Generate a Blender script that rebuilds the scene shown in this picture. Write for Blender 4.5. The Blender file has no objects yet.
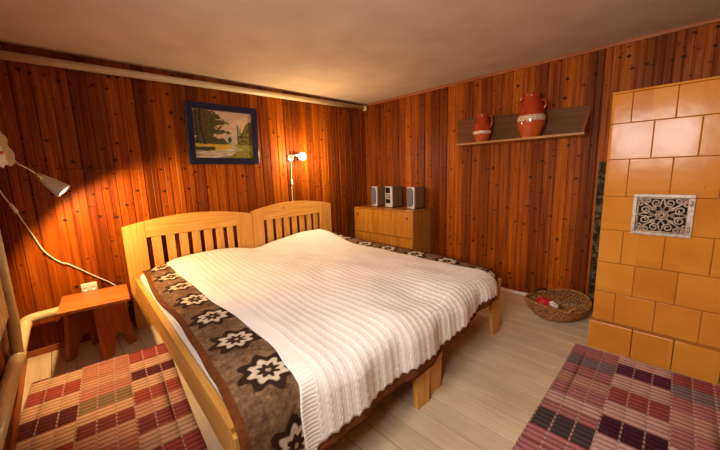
import bpy, bmesh, math, random
from math import sin, cos, pi, radians as R
from mathutils import Vector, Matrix, noise as mnoise

random.seed(7)
SC = bpy.context.scene
COL = SC.collection

# ------------------------------------------------------------------ camera, world, light, exposure
H = 2.2                     # ceiling height
XL, YF = -3.6, -4.3         # left wall, front wall (behind the camera); back wall y=0, right wall x=0
FL, YAW, PITCH, ROLL = 318.34, 0.808367, 0.162177, -0.031817
CAM = Vector((-3.29352, -3.27823, 1.26915))
f = Vector((cos(YAW) * cos(PITCH), sin(YAW) * cos(PITCH), -sin(PITCH)))
r0 = Vector((sin(YAW), -cos(YAW), 0))
u0 = r0.cross(f)
rr = cos(ROLL) * r0 + sin(ROLL) * u0
uu = -sin(ROLL) * r0 + cos(ROLL) * u0
cd = bpy.data.cameras.new('camera')
cam = bpy.data.objects.new('camera', cd)
COL.objects.link(cam)
cd.sensor_width = 36
cd.lens = 36 * FL / 720
cd.clip_start = 0.02
cam.matrix_world = Matrix(((rr.x, uu.x, -f.x, CAM.x), (rr.y, uu.y, -f.y, CAM.y), (rr.z, uu.z, -f.z, CAM.z), (0, 0, 0, 1)))
SC.camera = cam

w = bpy.data.worlds.new('world')
SC.world = w
w.use_nodes = True
w.node_tree.nodes['Background'].inputs[0].default_value = (0.62, 0.78, 1.0, 1)
w.node_tree.nodes['Background'].inputs[1].default_value = 1.0
SC.view_settings.view_transform = 'Standard'
SC.view_settings.look = 'None'
SC.view_settings.gamma = 1
SC.view_settings.use_curve_mapping = False
SC.view_settings.exposure = 0.52


def area(name, loc, target, sx, sy, energy, color):
    l = bpy.data.lights.new(name, 'AREA')
    l.shape = 'RECTANGLE'
    l.size, l.size_y = sx, sy
    l.energy = energy
    l.color = color
    o = bpy.data.objects.new(name, l)
    COL.objects.link(o)
    o.location = loc
    o.rotation_euler = (Vector(target) - Vector(loc)).to_track_quat('-Z', 'Y').to_euler()
    return o


WIN = [(-1.95, -0.85, 0.98, 1.92), (-3.36, -2.36, 1.22, 1.98)]     # y0, y1, z0, z1 of the two windows in the left wall
area('daylight_near_bed', (XL - 0.24, -1.4, 1.45), (-2.4, -1.5, 1.0), 1.0, 0.9, 5, (1.0, 0.90, 0.82))
area('daylight_near_camera', (XL - 0.24, -2.86, 1.60), (-2.2, -2.8, 1.05), 0.85, 0.55, 62, (1.0, 0.90, 0.82))


# ------------------------------------------------------------------ node helper
class NT:
    def __init__(s, name):
        s.m = bpy.data.materials.new(name)
        s.m.use_nodes = True
        s.t = s.m.node_tree
        s.b = s.t.nodes['Principled BSDF']

    def new(s, t, **kw):
        n = s.t.nodes.new(t)
        for k, v in kw.items():
            setattr(n, k, v)
        return n

    def put(s, sock, v):
        if hasattr(v, 'is_linked') or hasattr(v, 'links'):
            s.t.links.new(v, sock)
        elif isinstance(v, (tuple, list)) and len(v) == 3 and sock.type == 'RGBA':
            sock.default_value = (*v, 1)
        else:
            sock.default_value = v

    def math(s, op, a, b=0.0, c=0.0, clamp=False):
        n = s.new('ShaderNodeMath', operation=op, use_clamp=clamp)
        s.put(n.inputs[0], a)
        s.put(n.inputs[1], b)
        s.put(n.inputs[2], c)
        return n.outputs[0]

    def add(s, a, b): return s.math('ADD', a, b)
    def sub(s, a, b): return s.math('SUBTRACT', a, b)
    def mul(s, a, b): return s.math('MULTIPLY', a, b)

    def step(s, v, lo, hi):       # smooth 0..1
        n = s.new('ShaderNodeMapRange', interpolation_type='SMOOTHSTEP')
        s.put(n.inputs[0], v)
        s.put(n.inputs[1], lo)
        s.put(n.inputs[2], hi)
        return n.outputs[0]

    def obj(s): return s.new('ShaderNodeTexCoord').outputs['Object']

    def uv(s, name):
        return s.new('ShaderNodeUVMap', uv_map=name).outputs[0]

    def sep(s, v):
        n = s.new('ShaderNodeSeparateXYZ')
        s.put(n.inputs[0], v)
        return n.outputs

    def comb(s, x, y, z=0.0):
        n = s.new('ShaderNodeCombineXYZ')
        s.put(n.inputs[0], x)
        s.put(n.inputs[1], y)
        s.put(n.inputs[2], z)
        return n.outputs[0]

    def noise(s, vec, scale=1.0, detail=2.0, rough=0.5):
        n = s.new('ShaderNodeTexNoise')
        s.put(n.inputs['Vector'], vec)
        n.inputs['Scale'].default_value = scale
        n.inputs['Detail'].default_value = detail
        n.inputs['Roughness'].default_value = rough
        return n.outputs[0]

    def white(s, v):
        n = s.new('ShaderNodeTexWhiteNoise', noise_dimensions='1D')
        s.put(n.inputs['W'], v)
        return n.outputs[0]

    def ramp(s, fac, stops):
        n = s.new('ShaderNodeValToRGB')
        e = n.color_ramp.elements
        while len(e) < len(stops):
            e.new(0.5)
        for i, (p, c) in enumerate(stops):
            e[i].position = p
            e[i].color = (*c, 1)
        s.put(n.inputs[0], fac)
        return n.outputs[0]

    def mix(s, fac, a, b, mode='MIX'):
        n = s.new('ShaderNodeMix', data_type='RGBA', blend_type=mode)
        s.put(n.inputs[0], fac)
        s.put(n.inputs[6], a)
        s.put(n.inputs[7], b)
        return n.outputs[2]

    def bump(s, h, strength=0.3, dist=0.01):
        n = s.new('ShaderNodeBump')
        n.inputs['Strength'].default_value = strength
        n.inputs['Distance'].default_value = dist
        s.put(n.inputs['Height'], h)
        s.t.links.new(n.outputs[0], s.b.inputs['Normal'])

    def fin(s, color, rough=0.5, spec=0.5, metal=0.0, coat=0.0):
        s.put(s.b.inputs['Base Color'], color)
        s.put(s.b.inputs['Roughness'], rough)
        s.b.inputs['Specular IOR Level'].default_value = spec
        s.b.inputs['Metallic'].default_value = metal
        s.b.inputs['Coat Weight'].default_value = coat
        s.b.inputs['Coat Roughness'].default_value = 0.15
        return s.m


def plain(name, c, rough=0.5, metal=0.0, spec=0.5, coat=0.0, var=0.12, scale=18):
    n = NT(name)
    k = n.noise(n.obj(), scale, 4)
    lo = tuple(x * (1 - var) for x in c)
    hi = tuple(min(1, x * (1 + var)) for x in c)
    col = n.ramp(k, [(0.3, lo), (0.7, hi)])
    return n.fin(col, rough, spec, metal, coat)


def knots(n, h, z, fh, fz, seed, rmin, rmax, drop):
    """mask of dark knots on a board face; h, z in metres"""
    v = n.new('ShaderNodeTexVoronoi', voronoi_dimensions='2D')
    hv = n.add(n.mul(h, fh), seed)
    zv = n.mul(z, fz)
    n.put(v.inputs['Vector'], n.comb(hv, zv))
    v.inputs['Scale'].default_value = 1
    p = n.sep(v.outputs['Position'])
    c = n.sep(v.outputs['Color'])
    dh = n.math('DIVIDE', n.sub(hv, p[0]), fh)
    dz = n.math('DIVIDE', n.sub(zv, p[1]), fz)
    wob = n.noise(n.comb(n.mul(h, 60), n.mul(z, 60)), 1, 1)
    d = n.math('SQRT', n.add(n.math('POWER', dh, 2), n.mul(n.math('POWER', dz, 2), 1.4)))
    d = n.add(d, n.mul(n.sub(wob, 0.5), 0.01))
    rad = n.add(rmin, n.mul(c[0], rmax - rmin))
    rad = n.mul(rad, n.math('GREATER_THAN', c[1], drop))
    return n.sub(1.0, n.step(n.sub(d, rad), -0.003, 0.004)), n.sub(1.0, n.step(d, 0.0, 0.05))


def panel_mat():
    n = NT('varnished_pine_panelling')
    x, y, z = n.sep(n.obj())
    h = n.add(x, y)
    b = n.math('FLOOR', n.math('DIVIDE', h, 0.1))
    rn = n.white(b)
    rn2 = n.white(n.add(b, 77.3))
    zz = n.add(z, n.mul(rn, 31.0))
    km, near = knots(n, h, zz, 10.0, 5.5, 0.37, 0.004, 0.015, 0.18)
    km2, near2 = knots(n, n.add(h, 3.3), n.mul(zz, 2.2), 7.0, 2.2, 0.71, 0.003, 0.012, 0.35)
    km3, near3 = knots(n, n.mul(n.add(h, 1.7), 0.42), n.mul(zz, 1.3), 9.0, 4.5, 0.21, 0.002, 0.007, 0.5)
    km = n.math('MAXIMUM', n.math('MAXIMUM', km, km2), km3)
    warp = n.mul(near, 0.35)
    g = n.noise(n.comb(n.add(n.mul(h, 55), warp), n.add(n.mul(zz, 1.6), warp), n.mul(rn, 40)), 1, 3, 0.6)
    g2 = n.noise(n.comb(n.mul(h, 14), n.mul(zz, 0.8), n.mul(rn2, 40)), 1, 2)
    gg = n.add(n.mul(g, 0.6), n.mul(g2, 0.4))
    col = n.ramp(gg, [(0.30, (0.105, 0.016, 0.001)), (0.5, (0.24, 0.050, 0.002)), (0.72, (0.41, 0.108, 0.005))])
    tint = n.ramp(rn2, [(0.0, (0.45, 0.38, 0.34)), (0.5, (0.88, 0.84, 0.8)), (1.0, (1.25, 1.3, 1.2))])
    col = n.mix(1.0, col, tint, 'MULTIPLY')
    col = n.mix(km, col, (0.035, 0.009, 0.003))
    n.bump(g, 0.12, 0.004)
    return n.fin(col, 0.45, 0.10)


def wood(name, c0, c1, c2, axis='z', fk=(6, 3), knot=0.5, rough=0.4, coat=0.0, fine=60, knotc=0.35, spec=0.35):
    """grain along an axis of the object"""
    n = NT(name)
    x, y, z = n.sep(n.obj())
    if axis == 'z':
        a, bb = n.add(x, n.mul(y, 0.8)), z
    elif axis == 'x':
        a, bb = n.add(z, n.mul(y, 0.8)), x
    else:
        a, bb = n.add(x, n.mul(z, 0.9)), y
    rnd = n.new('ShaderNodeObjectInfo').outputs['Random']
    a2 = n.add(a, n.mul(rnd, 9.1))
    km, near = knots(n, a2, bb, fk[0], fk[1], 0.13, 0.005, 0.011, knot)
    g = n.noise(n.comb(n.add(n.mul(a2, fine), n.mul(near, 0.5)), n.add(n.mul(bb, 2.2), n.mul(near, 0.3)), n.mul(rnd, 30)), 1, 3, 0.6)
    col = n.ramp(g, [(0.3, c0), (0.5, c1), (0.72, c2)])
    col = n.mix(km, col, tuple(v * knotc for v in c0))
    n.bump(g, 0.05, 0.003)
    return n.fin(col, rough, spec, 0, coat)


def floor_mat():
    n = NT('white_painted_floorboards')
    x, y, z = n.sep(n.obj())
    b = n.math('FLOOR', n.math('DIVIDE', n.add(x, 2.16), 0.13))
    rn = n.white(b)
    g = n.noise(n.comb(n.mul(x, 40), n.mul(y, 2), n.mul(rn, 20)), 1, 4, 0.6)
    w2 = n.noise(n.obj(), 3.5, 4)
    col = n.ramp(n.add(n.mul(g, 0.55), n.mul(w2, 0.45)), [(0.3, (0.49, 0.36, 0.22)), (0.55, (0.66, 0.53, 0.355)), (0.8, (0.75, 0.64, 0.47))])
    t = n.ramp(rn, [(0, (0.9, 0.88, 0.86)), (1, (1.05, 1.04, 1.02))])
    n.bump(g, 0.08, 0.004)
    fx = n.math('FRACT', n.math('DIVIDE', n.add(x, 2.16), 0.13))
    seam = n.math('GREATER_THAN', n.math('ABSOLUTE', n.sub(fx, 0.5)), 0.5 - 0.013)
    col = n.mix(seam, n.mix(1.0, col, t, 'MULTIPLY'), (0.16, 0.095, 0.045))
    return n.fin(col, 0.40, 0.35)


def ceiling_mat():
    n = NT('rough_ceiling_plaster')
    a = n.noise(n.obj(), 120, 4, 0.7)
    b = n.noise(n.obj(), 4, 3)
    col = n.ramp(b, [(0.3, (0.50, 0.355, 0.24)), (0.7, (0.58, 0.43, 0.30))])
    n.bump(a, 0.6, 0.008)
    return n.fin(col, 0.9, 0.2)


def tile_mat():
    n = NT('ochre_glazed_stove_tile')
    x, y, z = n.sep(n.obj())
    a = n.noise(n.obj(), 5, 4)
    rn = n.new('ShaderNodeTexWhiteNoise', noise_dimensions='2D')
    n.put(rn.inputs['Vector'], n.comb(n.math('FLOOR', n.mul(y, 5)), n.math('FLOOR', n.mul(z, 4.5))))
    k = n.add(n.mul(a, 0.75), n.mul(rn.outputs[0], 0.25))
    col = n.ramp(k, [(0.25, (0.47, 0.160, 0.016)), (0.5, (0.55, 0.207, 0.025)), (0.75, (0.61, 0.250, 0.036))])
    c = n.noise(n.obj(), 60, 2)
    col = n.mix(n.step(c, 0.72, 0.78), col, (0.30, 0.11, 0.02))
    n.bump(n.noise(n.obj(), 9, 2), 0.12, 0.01)
    return n.fin(col, 0.17, 0.16)


def pattern_mat(name, rough=0.9, bump=0.0, spec=0.2):
    n = NT(name)
    v = n.new('ShaderNodeVertexColor', layer_name='pattern')
    k = n.noise(n.obj(), 170, 3)
    col = n.mix(1.0, v.outputs[0], n.ramp(k, [(0.3, (0.8, 0.8, 0.8)), (0.7, (1.15, 1.15, 1.15))]), 'MULTIPLY')
    if bump:
        n.bump(k, bump, 0.004)
    return n.fin(col, rough, spec)


def blanket_mat():
    n = NT('brown_wool_medallion_blanket')
    u, v, _ = n.sep(n.uv('cloth'))
    eu, ev, _ = n.sep(n.uv('edge'))
    cu = n.mul(n.sub(n.math('FRACT', n.math('DIVIDE', n.sub(u, 0.008), 0.44)), 0.5), 0.44)
    cv = n.mul(n.sub(n.math('FRACT', n.math('DIVIDE', n.sub(v, 0.2825), 0.335)), 0.5), 0.335)
    wob = n.mul(n.sub(n.noise(n.comb(n.mul(u, 45), n.mul(v, 45)), 1, 3), 0.5), 0.022)
    r = n.add(n.math('SQRT', n.add(n.math('POWER', cu, 2), n.math('POWER', cv, 2))), wob)
    th = n.math('ARCTAN2', cv, cu)
    c8 = n.math('COSINE', n.mul(th, 8.0))
    outer = n.sub(1.0, n.step(n.sub(r, n.mul(c8, 0.017)), 0.103, 0.113))
    cream = n.sub(1.0, n.step(n.sub(r, n.mul(c8, 0.012)), 0.064, 0.076))
    flower = n.sub(1.0, n.step(n.sub(r, n.mul(c8, 0.009)), 0.034, 0.044))
    dot = n.sub(1.0, n.step(r, 0.007, 0.013))
    k = n.noise(n.obj(), 45, 4, 0.7)
    k2 = n.noise(n.obj(), 9, 3)
    base = n.ramp(n.add(n.mul(k, 0.6), n.mul(k2, 0.4)), [(0.36, (0.075, 0.038, 0.017)), (0.5, (0.16, 0.090, 0.045)), (0.64, (0.28, 0.17, 0.09))])
    col = n.mix(outer, base, (0.032, 0.015, 0.009))
    col = n.mix(cream, col, n.ramp(k, [(0.3, (0.46, 0.37, 0.25)), (0.7, (0.70, 0.60, 0.45))]))
    col = n.mix(flower, col, (0.040, 0.018, 0.010))
    col = n.mix(dot, col, (0.40, 0.30, 0.19))
    em = n.math('MINIMUM', eu, n.sub(ev, 0.035))
    hem = n.sub(1.0, n.step(em, 0.028, 0.034))
    col = n.mix(hem, col, n.ramp(k, [(0.3, (0.085, 0.024, 0.007)), (0.7, (0.19, 0.056, 0.014))]))
    n.bump(k, 0.5, 0.008)
    return n.fin(col, 0.95, 0.1)


def coverlet_mat():
    n = NT('cream_cable_knit')
    u, v, _ = n.sep(n.uv('cloth'))
    eu, ev, _ = n.sep(n.uv('edge'))
    P = 0.045
    pu = n.math('FRACT', n.math('DIVIDE', u, P))
    c = n.sub(pu, 0.5)
    hump = n.sub(1.0, n.step(n.math('ABSOLUTE', c), 0.12, 0.34))
    braid = n.math('ABSOLUTE', n.math('SINE', n.add(n.mul(v, pi / 0.032), n.mul(n.math('SIGN', c), 0.9))))
    side = n.math('ABSOLUTE', n.math('SINE', n.mul(pu, 6 * pi)))
    body = n.add(n.mul(hump, n.add(0.18, n.mul(braid, 0.62))), n.mul(side, 0.22))
    rib = n.math('ABSOLUTE', n.math('SINE', n.mul(v, pi / 0.016)))
    isb = n.sub(1.0, n.step(eu, 0.062, 0.07))
    h = n.add(n.mul(body, n.sub(1.0, isb)), n.mul(rib, n.mul(isb, 0.7)))
    st = n.noise(n.comb(n.mul(u, 260), n.mul(v, 160)), 1, 2)
    hh = n.add(h, n.mul(st, 0.25))
    col = n.ramp(hh, [(0.0, (0.76, 0.70, 0.635)), (0.5, (0.83, 0.785, 0.735)), (1.0, (0.86, 0.82, 0.78))])
    n.bump(hh, 0.34, 0.009)
    return n.fin(col, 0.9, 0.15)


def wicker_mat():
    n = NT('brown_wicker')
    k = n.noise(n.obj(), 60, 3)
    col = n.ramp(k, [(0.3, (0.10, 0.036, 0.008)), (0.52, (0.30, 0.130, 0.028)), (0.75, (0.55, 0.28, 0.07))])
    return n.fin(col, 0.55, 0.4)


def jug_mat(name, z0, z1, band0, band1):
    n = NT(name)
    x, y, z = n.sep(n.obj())
    th = n.math('ARCTAN2', y, x)
    k = n.noise(n.obj(), 14, 3)
    col = n.ramp(k, [(0.3, (0.24, 0.020, 0.004)), (0.7, (0.38, 0.042, 0.007))])
    low = n.ramp(k, [(0.3, (0.38, 0.055, 0.010)), (0.7, (0.48, 0.095, 0.018))])
    col = n.mix(n.sub(1.0, n.step(z, band0 - 0.01, band0)), col, low)
    wave = n.mul(n.math('SINE', n.mul(th, 26.0)), (band1 - band0) * 0.22)
    mid = (band0 + band1) / 2
    d = n.math('ABSOLUTE', n.sub(z, n.add(mid, wave)))
    band = n.mul(n.sub(1.0, n.step(n.math('ABSOLUTE', n.sub(z, mid)), (band1 - band0) * 0.45, (band1 - band0) * 0.52)), n.step(n.noise(n.comb(n.mul(th, 9), n.mul(z, 130)), 1, 2), 0.42, 0.52))
    line = n.sub(1.0, n.step(d, 0.003, 0.005))
    col = n.mix(n.math('MAXIMUM', band, line), col, (0.66, 0.50, 0.30))
    return n.fin(col, 0.16, 0.55)


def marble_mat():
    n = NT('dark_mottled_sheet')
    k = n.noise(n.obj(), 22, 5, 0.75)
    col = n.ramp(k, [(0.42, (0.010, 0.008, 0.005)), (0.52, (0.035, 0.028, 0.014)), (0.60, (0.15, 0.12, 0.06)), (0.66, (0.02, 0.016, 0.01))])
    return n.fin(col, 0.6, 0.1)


def emit_mat(name, c, s):
    n = NT(name)
    n.b.inputs['Emission Color'].default_value = (*c, 1)
    n.b.inputs['Emission Strength'].default_value = s
    return n.fin((0.9, 0.85, 0.75), 0.3)


def glass_mat():
    n = NT('window_glass')
    tr = n.new('ShaderNodeBsdfTransparent')
    gl = n.new('ShaderNodeBsdfGlossy')
    gl.inputs['Roughness'].default_value = 0.02
    mx = n.new('ShaderNodeMixShader')
    mx.inputs[0].default_value = 0.06
    n.t.links.new(tr.outputs[0], mx.inputs[1])
    n.t.links.new(gl.outputs[0], mx.inputs[2])
    n.t.links.new(mx.outputs[0], n.t.nodes['Material Output'].inputs[0])
    return n.m


def lace_mat():
    n = NT('curtain_cloth')
    u, v, _ = n.sep(n.uv('cloth'))
    eu, ev, _ = n.sep(n.uv('edge'))
    lace = n.sub(1.0, n.step(eu, 0.034, 0.038))
    b = n.math('MULTIPLY', n.step(v, 0.44, 0.45), n.sub(1.0, n.step(v, 0.555, 0.565)))
    st = n.math('GREATER_THAN', n.math('SINE', n.mul(v, 2 * pi / 0.05)), -0.3)
    red = n.mul(n.mul(b, st), n.sub(1.0, lace))
    k = n.noise(n.comb(n.mul(u, 150), n.mul(v, 150)), 1, 2)
    col = n.mix(red, n.ramp(k, [(0.3, (0.62, 0.57, 0.50)), (0.7, (0.78, 0.74, 0.68))]), (0.55, 0.03, 0.035))
    col = n.mix(lace, col, n.ramp(k, [(0.35, (0.34, 0.22, 0.12)), (0.65, (0.62, 0.48, 0.32))]))
    n.bump(k, 0.5, 0.004)
    return n.fin(col, 0.9, 0.1)


M = {}
M['panel'] = panel_mat()
M['floor'] = floor_mat()
M['ceiling'] = ceiling_mat()
M['tile'] = tile_mat()
M['grout'] = plain('stove_grout', (0.30, 0.125, 0.03), 0.8)
M['pine_z'] = wood('light_pine_upright', (0.54, 0.235, 0.040), (0.66, 0.32, 0.066), (0.74, 0.405, 0.105), 'z', (5, 2.5), 0.55)
M['pine_x'] = wood('light_pine_crosswise', (0.54, 0.235, 0.040), (0.66, 0.32, 0.066), (0.74, 0.405, 0.105), 'x', (5, 2.5), 0.4)
M['pine_y'] = wood('light_pine_lengthwise', (0.52, 0.22, 0.038), (0.63, 0.30, 0.062), (0.71, 0.385, 0.098), 'y', (5, 1.5), 0.6)
M['oak'] = wood('honey_oak_veneer', (0.30, 0.105, 0.010), (0.41, 0.160, 0.018), (0.49, 0.21, 0.030), 'z', (2, 1), 0.9, 0.33, 0.2, 30)
M['oak_dark'] = wood('honey_oak_edge', (0.23, 0.075, 0.008), (0.31, 0.11, 0.013), (0.38, 0.15, 0.022), 'z', (2, 1), 0.95, 0.33, 0.2, 30)
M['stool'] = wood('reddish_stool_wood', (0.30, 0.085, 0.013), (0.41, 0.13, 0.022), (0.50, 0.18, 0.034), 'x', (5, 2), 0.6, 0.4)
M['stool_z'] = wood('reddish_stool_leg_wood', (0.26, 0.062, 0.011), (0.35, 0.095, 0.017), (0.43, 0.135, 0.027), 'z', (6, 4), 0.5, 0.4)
M['shelf'] = wood('dull_brown_shelf_wood', (0.085, 0.030, 0.006), (0.125, 0.046, 0.010), (0.16, 0.064, 0.016), 'y', (3, 1.5), 0.8, 0.5, spec=0.12)
M['shelf_edge'] = wood('shelf_edge_wood', (0.30, 0.12, 0.035), (0.38, 0.17, 0.05), (0.45, 0.21, 0.07), 'y', (3, 1.5), 0.9, 0.35)
M['trimwood'] = wood('dark_red_trim_wood', (0.22, 0.055, 0.012), (0.30, 0.085, 0.018), (0.38, 0.12, 0.03), 'y', (3, 2), 0.9, 0.4)
M['cream'] = plain('cream_enamel', (0.62, 0.48, 0.25), 0.32, var=0.06)
M['cream_pale'] = plain('pale_pipe_enamel', (0.66, 0.51, 0.29), 0.35, var=0.06)
M['white'] = plain('white_paint', (0.74, 0.70, 0.62), 0.4, var=0.05)
M['plastic'] = plain('ivory_plastic', (0.72, 0.66, 0.54), 0.35, var=0.04)
M['sheet'] = plain('white_sheet_cloth', (0.76, 0.70, 0.62), 0.9, var=0.06, scale=40)
M['lampshade'] = plain('beige_lamp_enamel', (0.44, 0.31, 0.19), 0.3, var=0.04)
M['brass'] = plain('pale_brass', (0.75, 0.60, 0.32), 0.25, 0.9, var=0.06)
M['silver'] = plain('silver_plastic', (0.62, 0.60, 0.58), 0.28, 0.35, var=0.04)
M['grille'] = plain('grey_violet_grille_cloth', (0.105, 0.10, 0.13), 0.8, var=0.3, scale=160)
M['black'] = plain('black_gloss_plastic', (0.012, 0.012, 0.013), 0.2)
M['dark'] = plain('dark_bronze_fitting', (0.05, 0.025, 0.012), 0.4)
M['speakerwood'] = wood('brown_vinyl_woodgrain', (0.10, 0.05, 0.022), (0.15, 0.082, 0.036), (0.19, 0.11, 0.05), 'z', (1, 1), 1.0, 0.4)
M['navy'] = plain('navy_painted_frame', (0.006, 0.008, 0.028), 0.3, var=0.3)
M['grate'] = plain('tarnished_iron_grate', (0.40, 0.31, 0.23), 0.45, 0.35, var=0.3, scale=50)
M['vent_dark'] = plain('vent_dark_black', (0.008, 0.006, 0.005), 0.9)  # near-black colour for the shade behind the grate
M['wicker'] = wicker_mat()
M['redpack'] = plain('red_foil', (0.50, 0.02, 0.02), 0.3, var=0.35, scale=30)
M['whitepack'] = plain('white_foil', (0.72, 0.66, 0.62), 0.3, var=0.15, scale=30)
M['marble'] = marble_mat()
M['blanket'] = blanket_mat()
M['coverlet'] = coverlet_mat()
M['rag'] = pattern_mat('woven_rag_rug', 0.95, 0.6, 0.1)
M['canvas'] = pattern_mat('oil_painting_canvas', 0.4, 0.15, 0.4)
M['glass'] = glass_mat()
M['curtain'] = lace_mat()
M['bulb'] = emit_mat('lit_bulb', (1.0, 0.80, 0.52), 40)
M['lampin'] = emit_mat('lit_reflector_bulb', (1.0, 0.62, 0.48), 9)


# ------------------------------------------------------------------ mesh helpers
class MB:
    def __init__(s):
        s.v, s.f = [], []
        s.smooth = []

    def faces(s, vs, fs, smooth=False):
        o = len(s.v)
        s.v += [tuple(p) for p in vs]
        for q in fs:
            s.f.append([o + i for i in q])
            s.smooth.append(smooth)

    def box(s, x0, x1, y0, y1, z0, z1, bev=0.0, mat=None):
        bm = bmesh.new()
        bmesh.ops.create_cube(bm, size=1)
        for v in bm.verts:
            v.co = Vector(((x0 + x1) / 2 + v.co.x * (x1 - x0), (y0 + y1) / 2 + v.co.y * (y1 - y0), (z0 + z1) / 2 + v.co.z * (z1 - z0)))
        if bev:
            bmesh.ops.bevel(bm, geom=bm.edges[:], offset=bev, segments=2, profile=0.5, affect='EDGES')
        s.frombm(bm, mat)
        return s

    def frombm(s, bm, mat=None, smooth=False):
        if mat is not None:
            bm.transform(mat)
        bm.verts.index_update()
        s.faces([v.co for v in bm.verts], [[v.index for v in q.verts] for q in bm.faces], smooth)
        bm.free()

    def prism(s, poly, fn, d0, d1, bev=0.0):
        """extrude a 2D polygon; fn(a, b, d) -> point"""
        bm = bmesh.new()
        A = [bm.verts.new(fn(a, b, d0)) for a, b in poly]
        B = [bm.verts.new(fn(a, b, d1)) for a, b in poly]
        n = len(poly)
        bm.faces.new(A)
        bm.faces.new(B[::-1])
        for i in range(n):
            j = (i + 1) % n
            bm.faces.new((A[j], A[i], B[i], B[j]))
        bmesh.ops.recalc_face_normals(bm, faces=bm.faces[:])
        if bev:
            bmesh.ops.bevel(bm, geom=bm.edges[:], offset=bev, segments=2, profile=0.5, affect='EDGES')
        s.frombm(bm)
        return s

    def tube(s, pts, rad, seg=10, cap=True, closed=False):
        pts = [Vector(p) for p in pts]
        n = len(pts)
        rs = rad if isinstance(rad, (list, tuple)) else [rad] * n
        vs, fs = [], []
        up = None
        for i, p in enumerate(pts):
            a = pts[(i - 1) % n] if (i or closed) else p
            b = pts[(i + 1) % n] if (i < n - 1 or closed) else p
            t = (b - a).normalized()
            if up is None:
                up = Vector((0, 0, 1)) if abs(t.z) < 0.9 else Vector((1, 0, 0))
            e = t.cross(up).normalized()
            up = e.cross(t).normalized()
            for k in range(seg):
                q = 2 * pi * k / seg
                vs.append(p + e * (cos(q) * rs[i]) + up * (sin(q) * rs[i]))
        m = n if closed else n - 1
        for i in range(m):
            for k in range(seg):
                a, b = i * seg + k, i * seg + (k + 1) % seg
                c, d = ((i + 1) % n) * seg + (k + 1) % seg, ((i + 1) % n) * seg + k
                fs.append((a, d, c, b))
        if cap and not closed:
            fs.append(list(range(seg)))
            fs.append(list(range((n - 1) * seg, n * seg))[::-1])
        s.faces(vs, fs, True)
        return s

    def lathe(s, prof, seg=32, mat=None, cap=True):
        """prof of (r, z)"""
        vs, fs = [], []
        for r, z in prof:
            for k in range(seg):
                q = 2 * pi * k / seg
                p = Vector((r * cos(q), r * sin(q), z))
                vs.append(mat @ p if mat is not None else p)
        for i in range(len(prof) - 1):
            for k in range(seg):
                a, b = i * seg + k, i * seg + (k + 1) % seg
                fs.append((a, b, b + seg, a + seg))
        if cap:
            fs.append(list(range(seg))[::-1])
            fs.append(list(range((len(prof) - 1) * seg, len(prof) * seg)))
        s.faces(vs, fs, True)
        return s

    def build(s, name, m, parent=None, **props):
        me = bpy.data.meshes.new(name)
        me.from_pydata(s.v, [], s.f)
        for p, q in zip(me.polygons, s.smooth):
            p.use_smooth = q
        me.update()
        me.materials.append(m)
        o = bpy.data.objects.new(name, me)
        COL.objects.link(o)
        if parent is not None:
            o.parent = parent
        for k, v in props.items():
            o[k] = v
        return o


def empty(name, loc=(0, 0, 0), rz=0.0, rx=0.0, ry=0.0):
    o = bpy.data.objects.new(name, None)
    COL.objects.link(o)
    o.location = loc
    o.rotation_euler = (rx, ry, rz)
    o.empty_display_size = 0.1
    return o


def tag(o, label, cat, group=None):
    o['label'] = label
    o['category'] = cat
    if group:
        o['group'] = group
    return o


def struct(o):
    o['kind'] = 'structure'
    return o


def grid_mesh(name, P, UV, EDGE, m, parent=None, cols=None):
    """P[i][j] points -> one quad sheet with two uv maps"""
    ni, nj = len(P), len(P[0])
    vs = [P[i][j] for i in range(ni) for j in range(nj)]
    fs = [(i * nj + j, (i + 1) * nj + j, (i + 1) * nj + j + 1, i * nj + j + 1) for i in range(ni - 1) for j in range(nj - 1)]
    me = bpy.data.meshes.new(name)
    me.from_pydata([tuple(p) for p in vs], [], fs)
    for nm, U in (('cloth', UV), ('edge', EDGE)):
        if U is None:
            continue
        l = me.uv_layers.new(name=nm)
        flat = [U[i][j] for i in range(ni) for j in range(nj)]
        for lp in me.loops:
            l.data[lp.index].uv = flat[lp.vertex_index]
    if cols is not None:
        ca = me.color_attributes.new('pattern', 'FLOAT_COLOR', 'POINT')
        flat = [cols[i][j] for i in range(ni) for j in range(nj)]
        for k, c in enumerate(flat):
            ca.data[k].color = (*c, 1)
    for p in me.polygons:
        p.use_smooth = True
    me.update()
    me.materials.append(m)
    o = bpy.data.objects.new(name, me)
    COL.objects.link(o)
    if parent is not None:
        o.parent = parent
    return o


def smooth(a, b, x):
    t = max(0.0, min(1.0, (x - a) / (b - a)))
    return t * t * (3 - 2 * t)


def lerp(a, b, t): return a + (b - a) * t


def catmull(pts, n=8):
    pts = [Vector(p) for p in pts]
    out = []
    for i in range(len(pts) - 1):
        p0, p1, p2, p3 = pts[max(i - 1, 0)], pts[i], pts[i + 1], pts[min(i + 2, len(pts) - 1)]
        for k in range(n):
            t = k / n
            out.append(0.5 * ((2 * p1) + (p2 - p0) * t + (2 * p0 - 5 * p1 + 4 * p2 - p3) * t * t + (3 * p1 - p0 - 3 * p2 + p3) * t ** 3))
    out.append(pts[-1])
    return out


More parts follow.
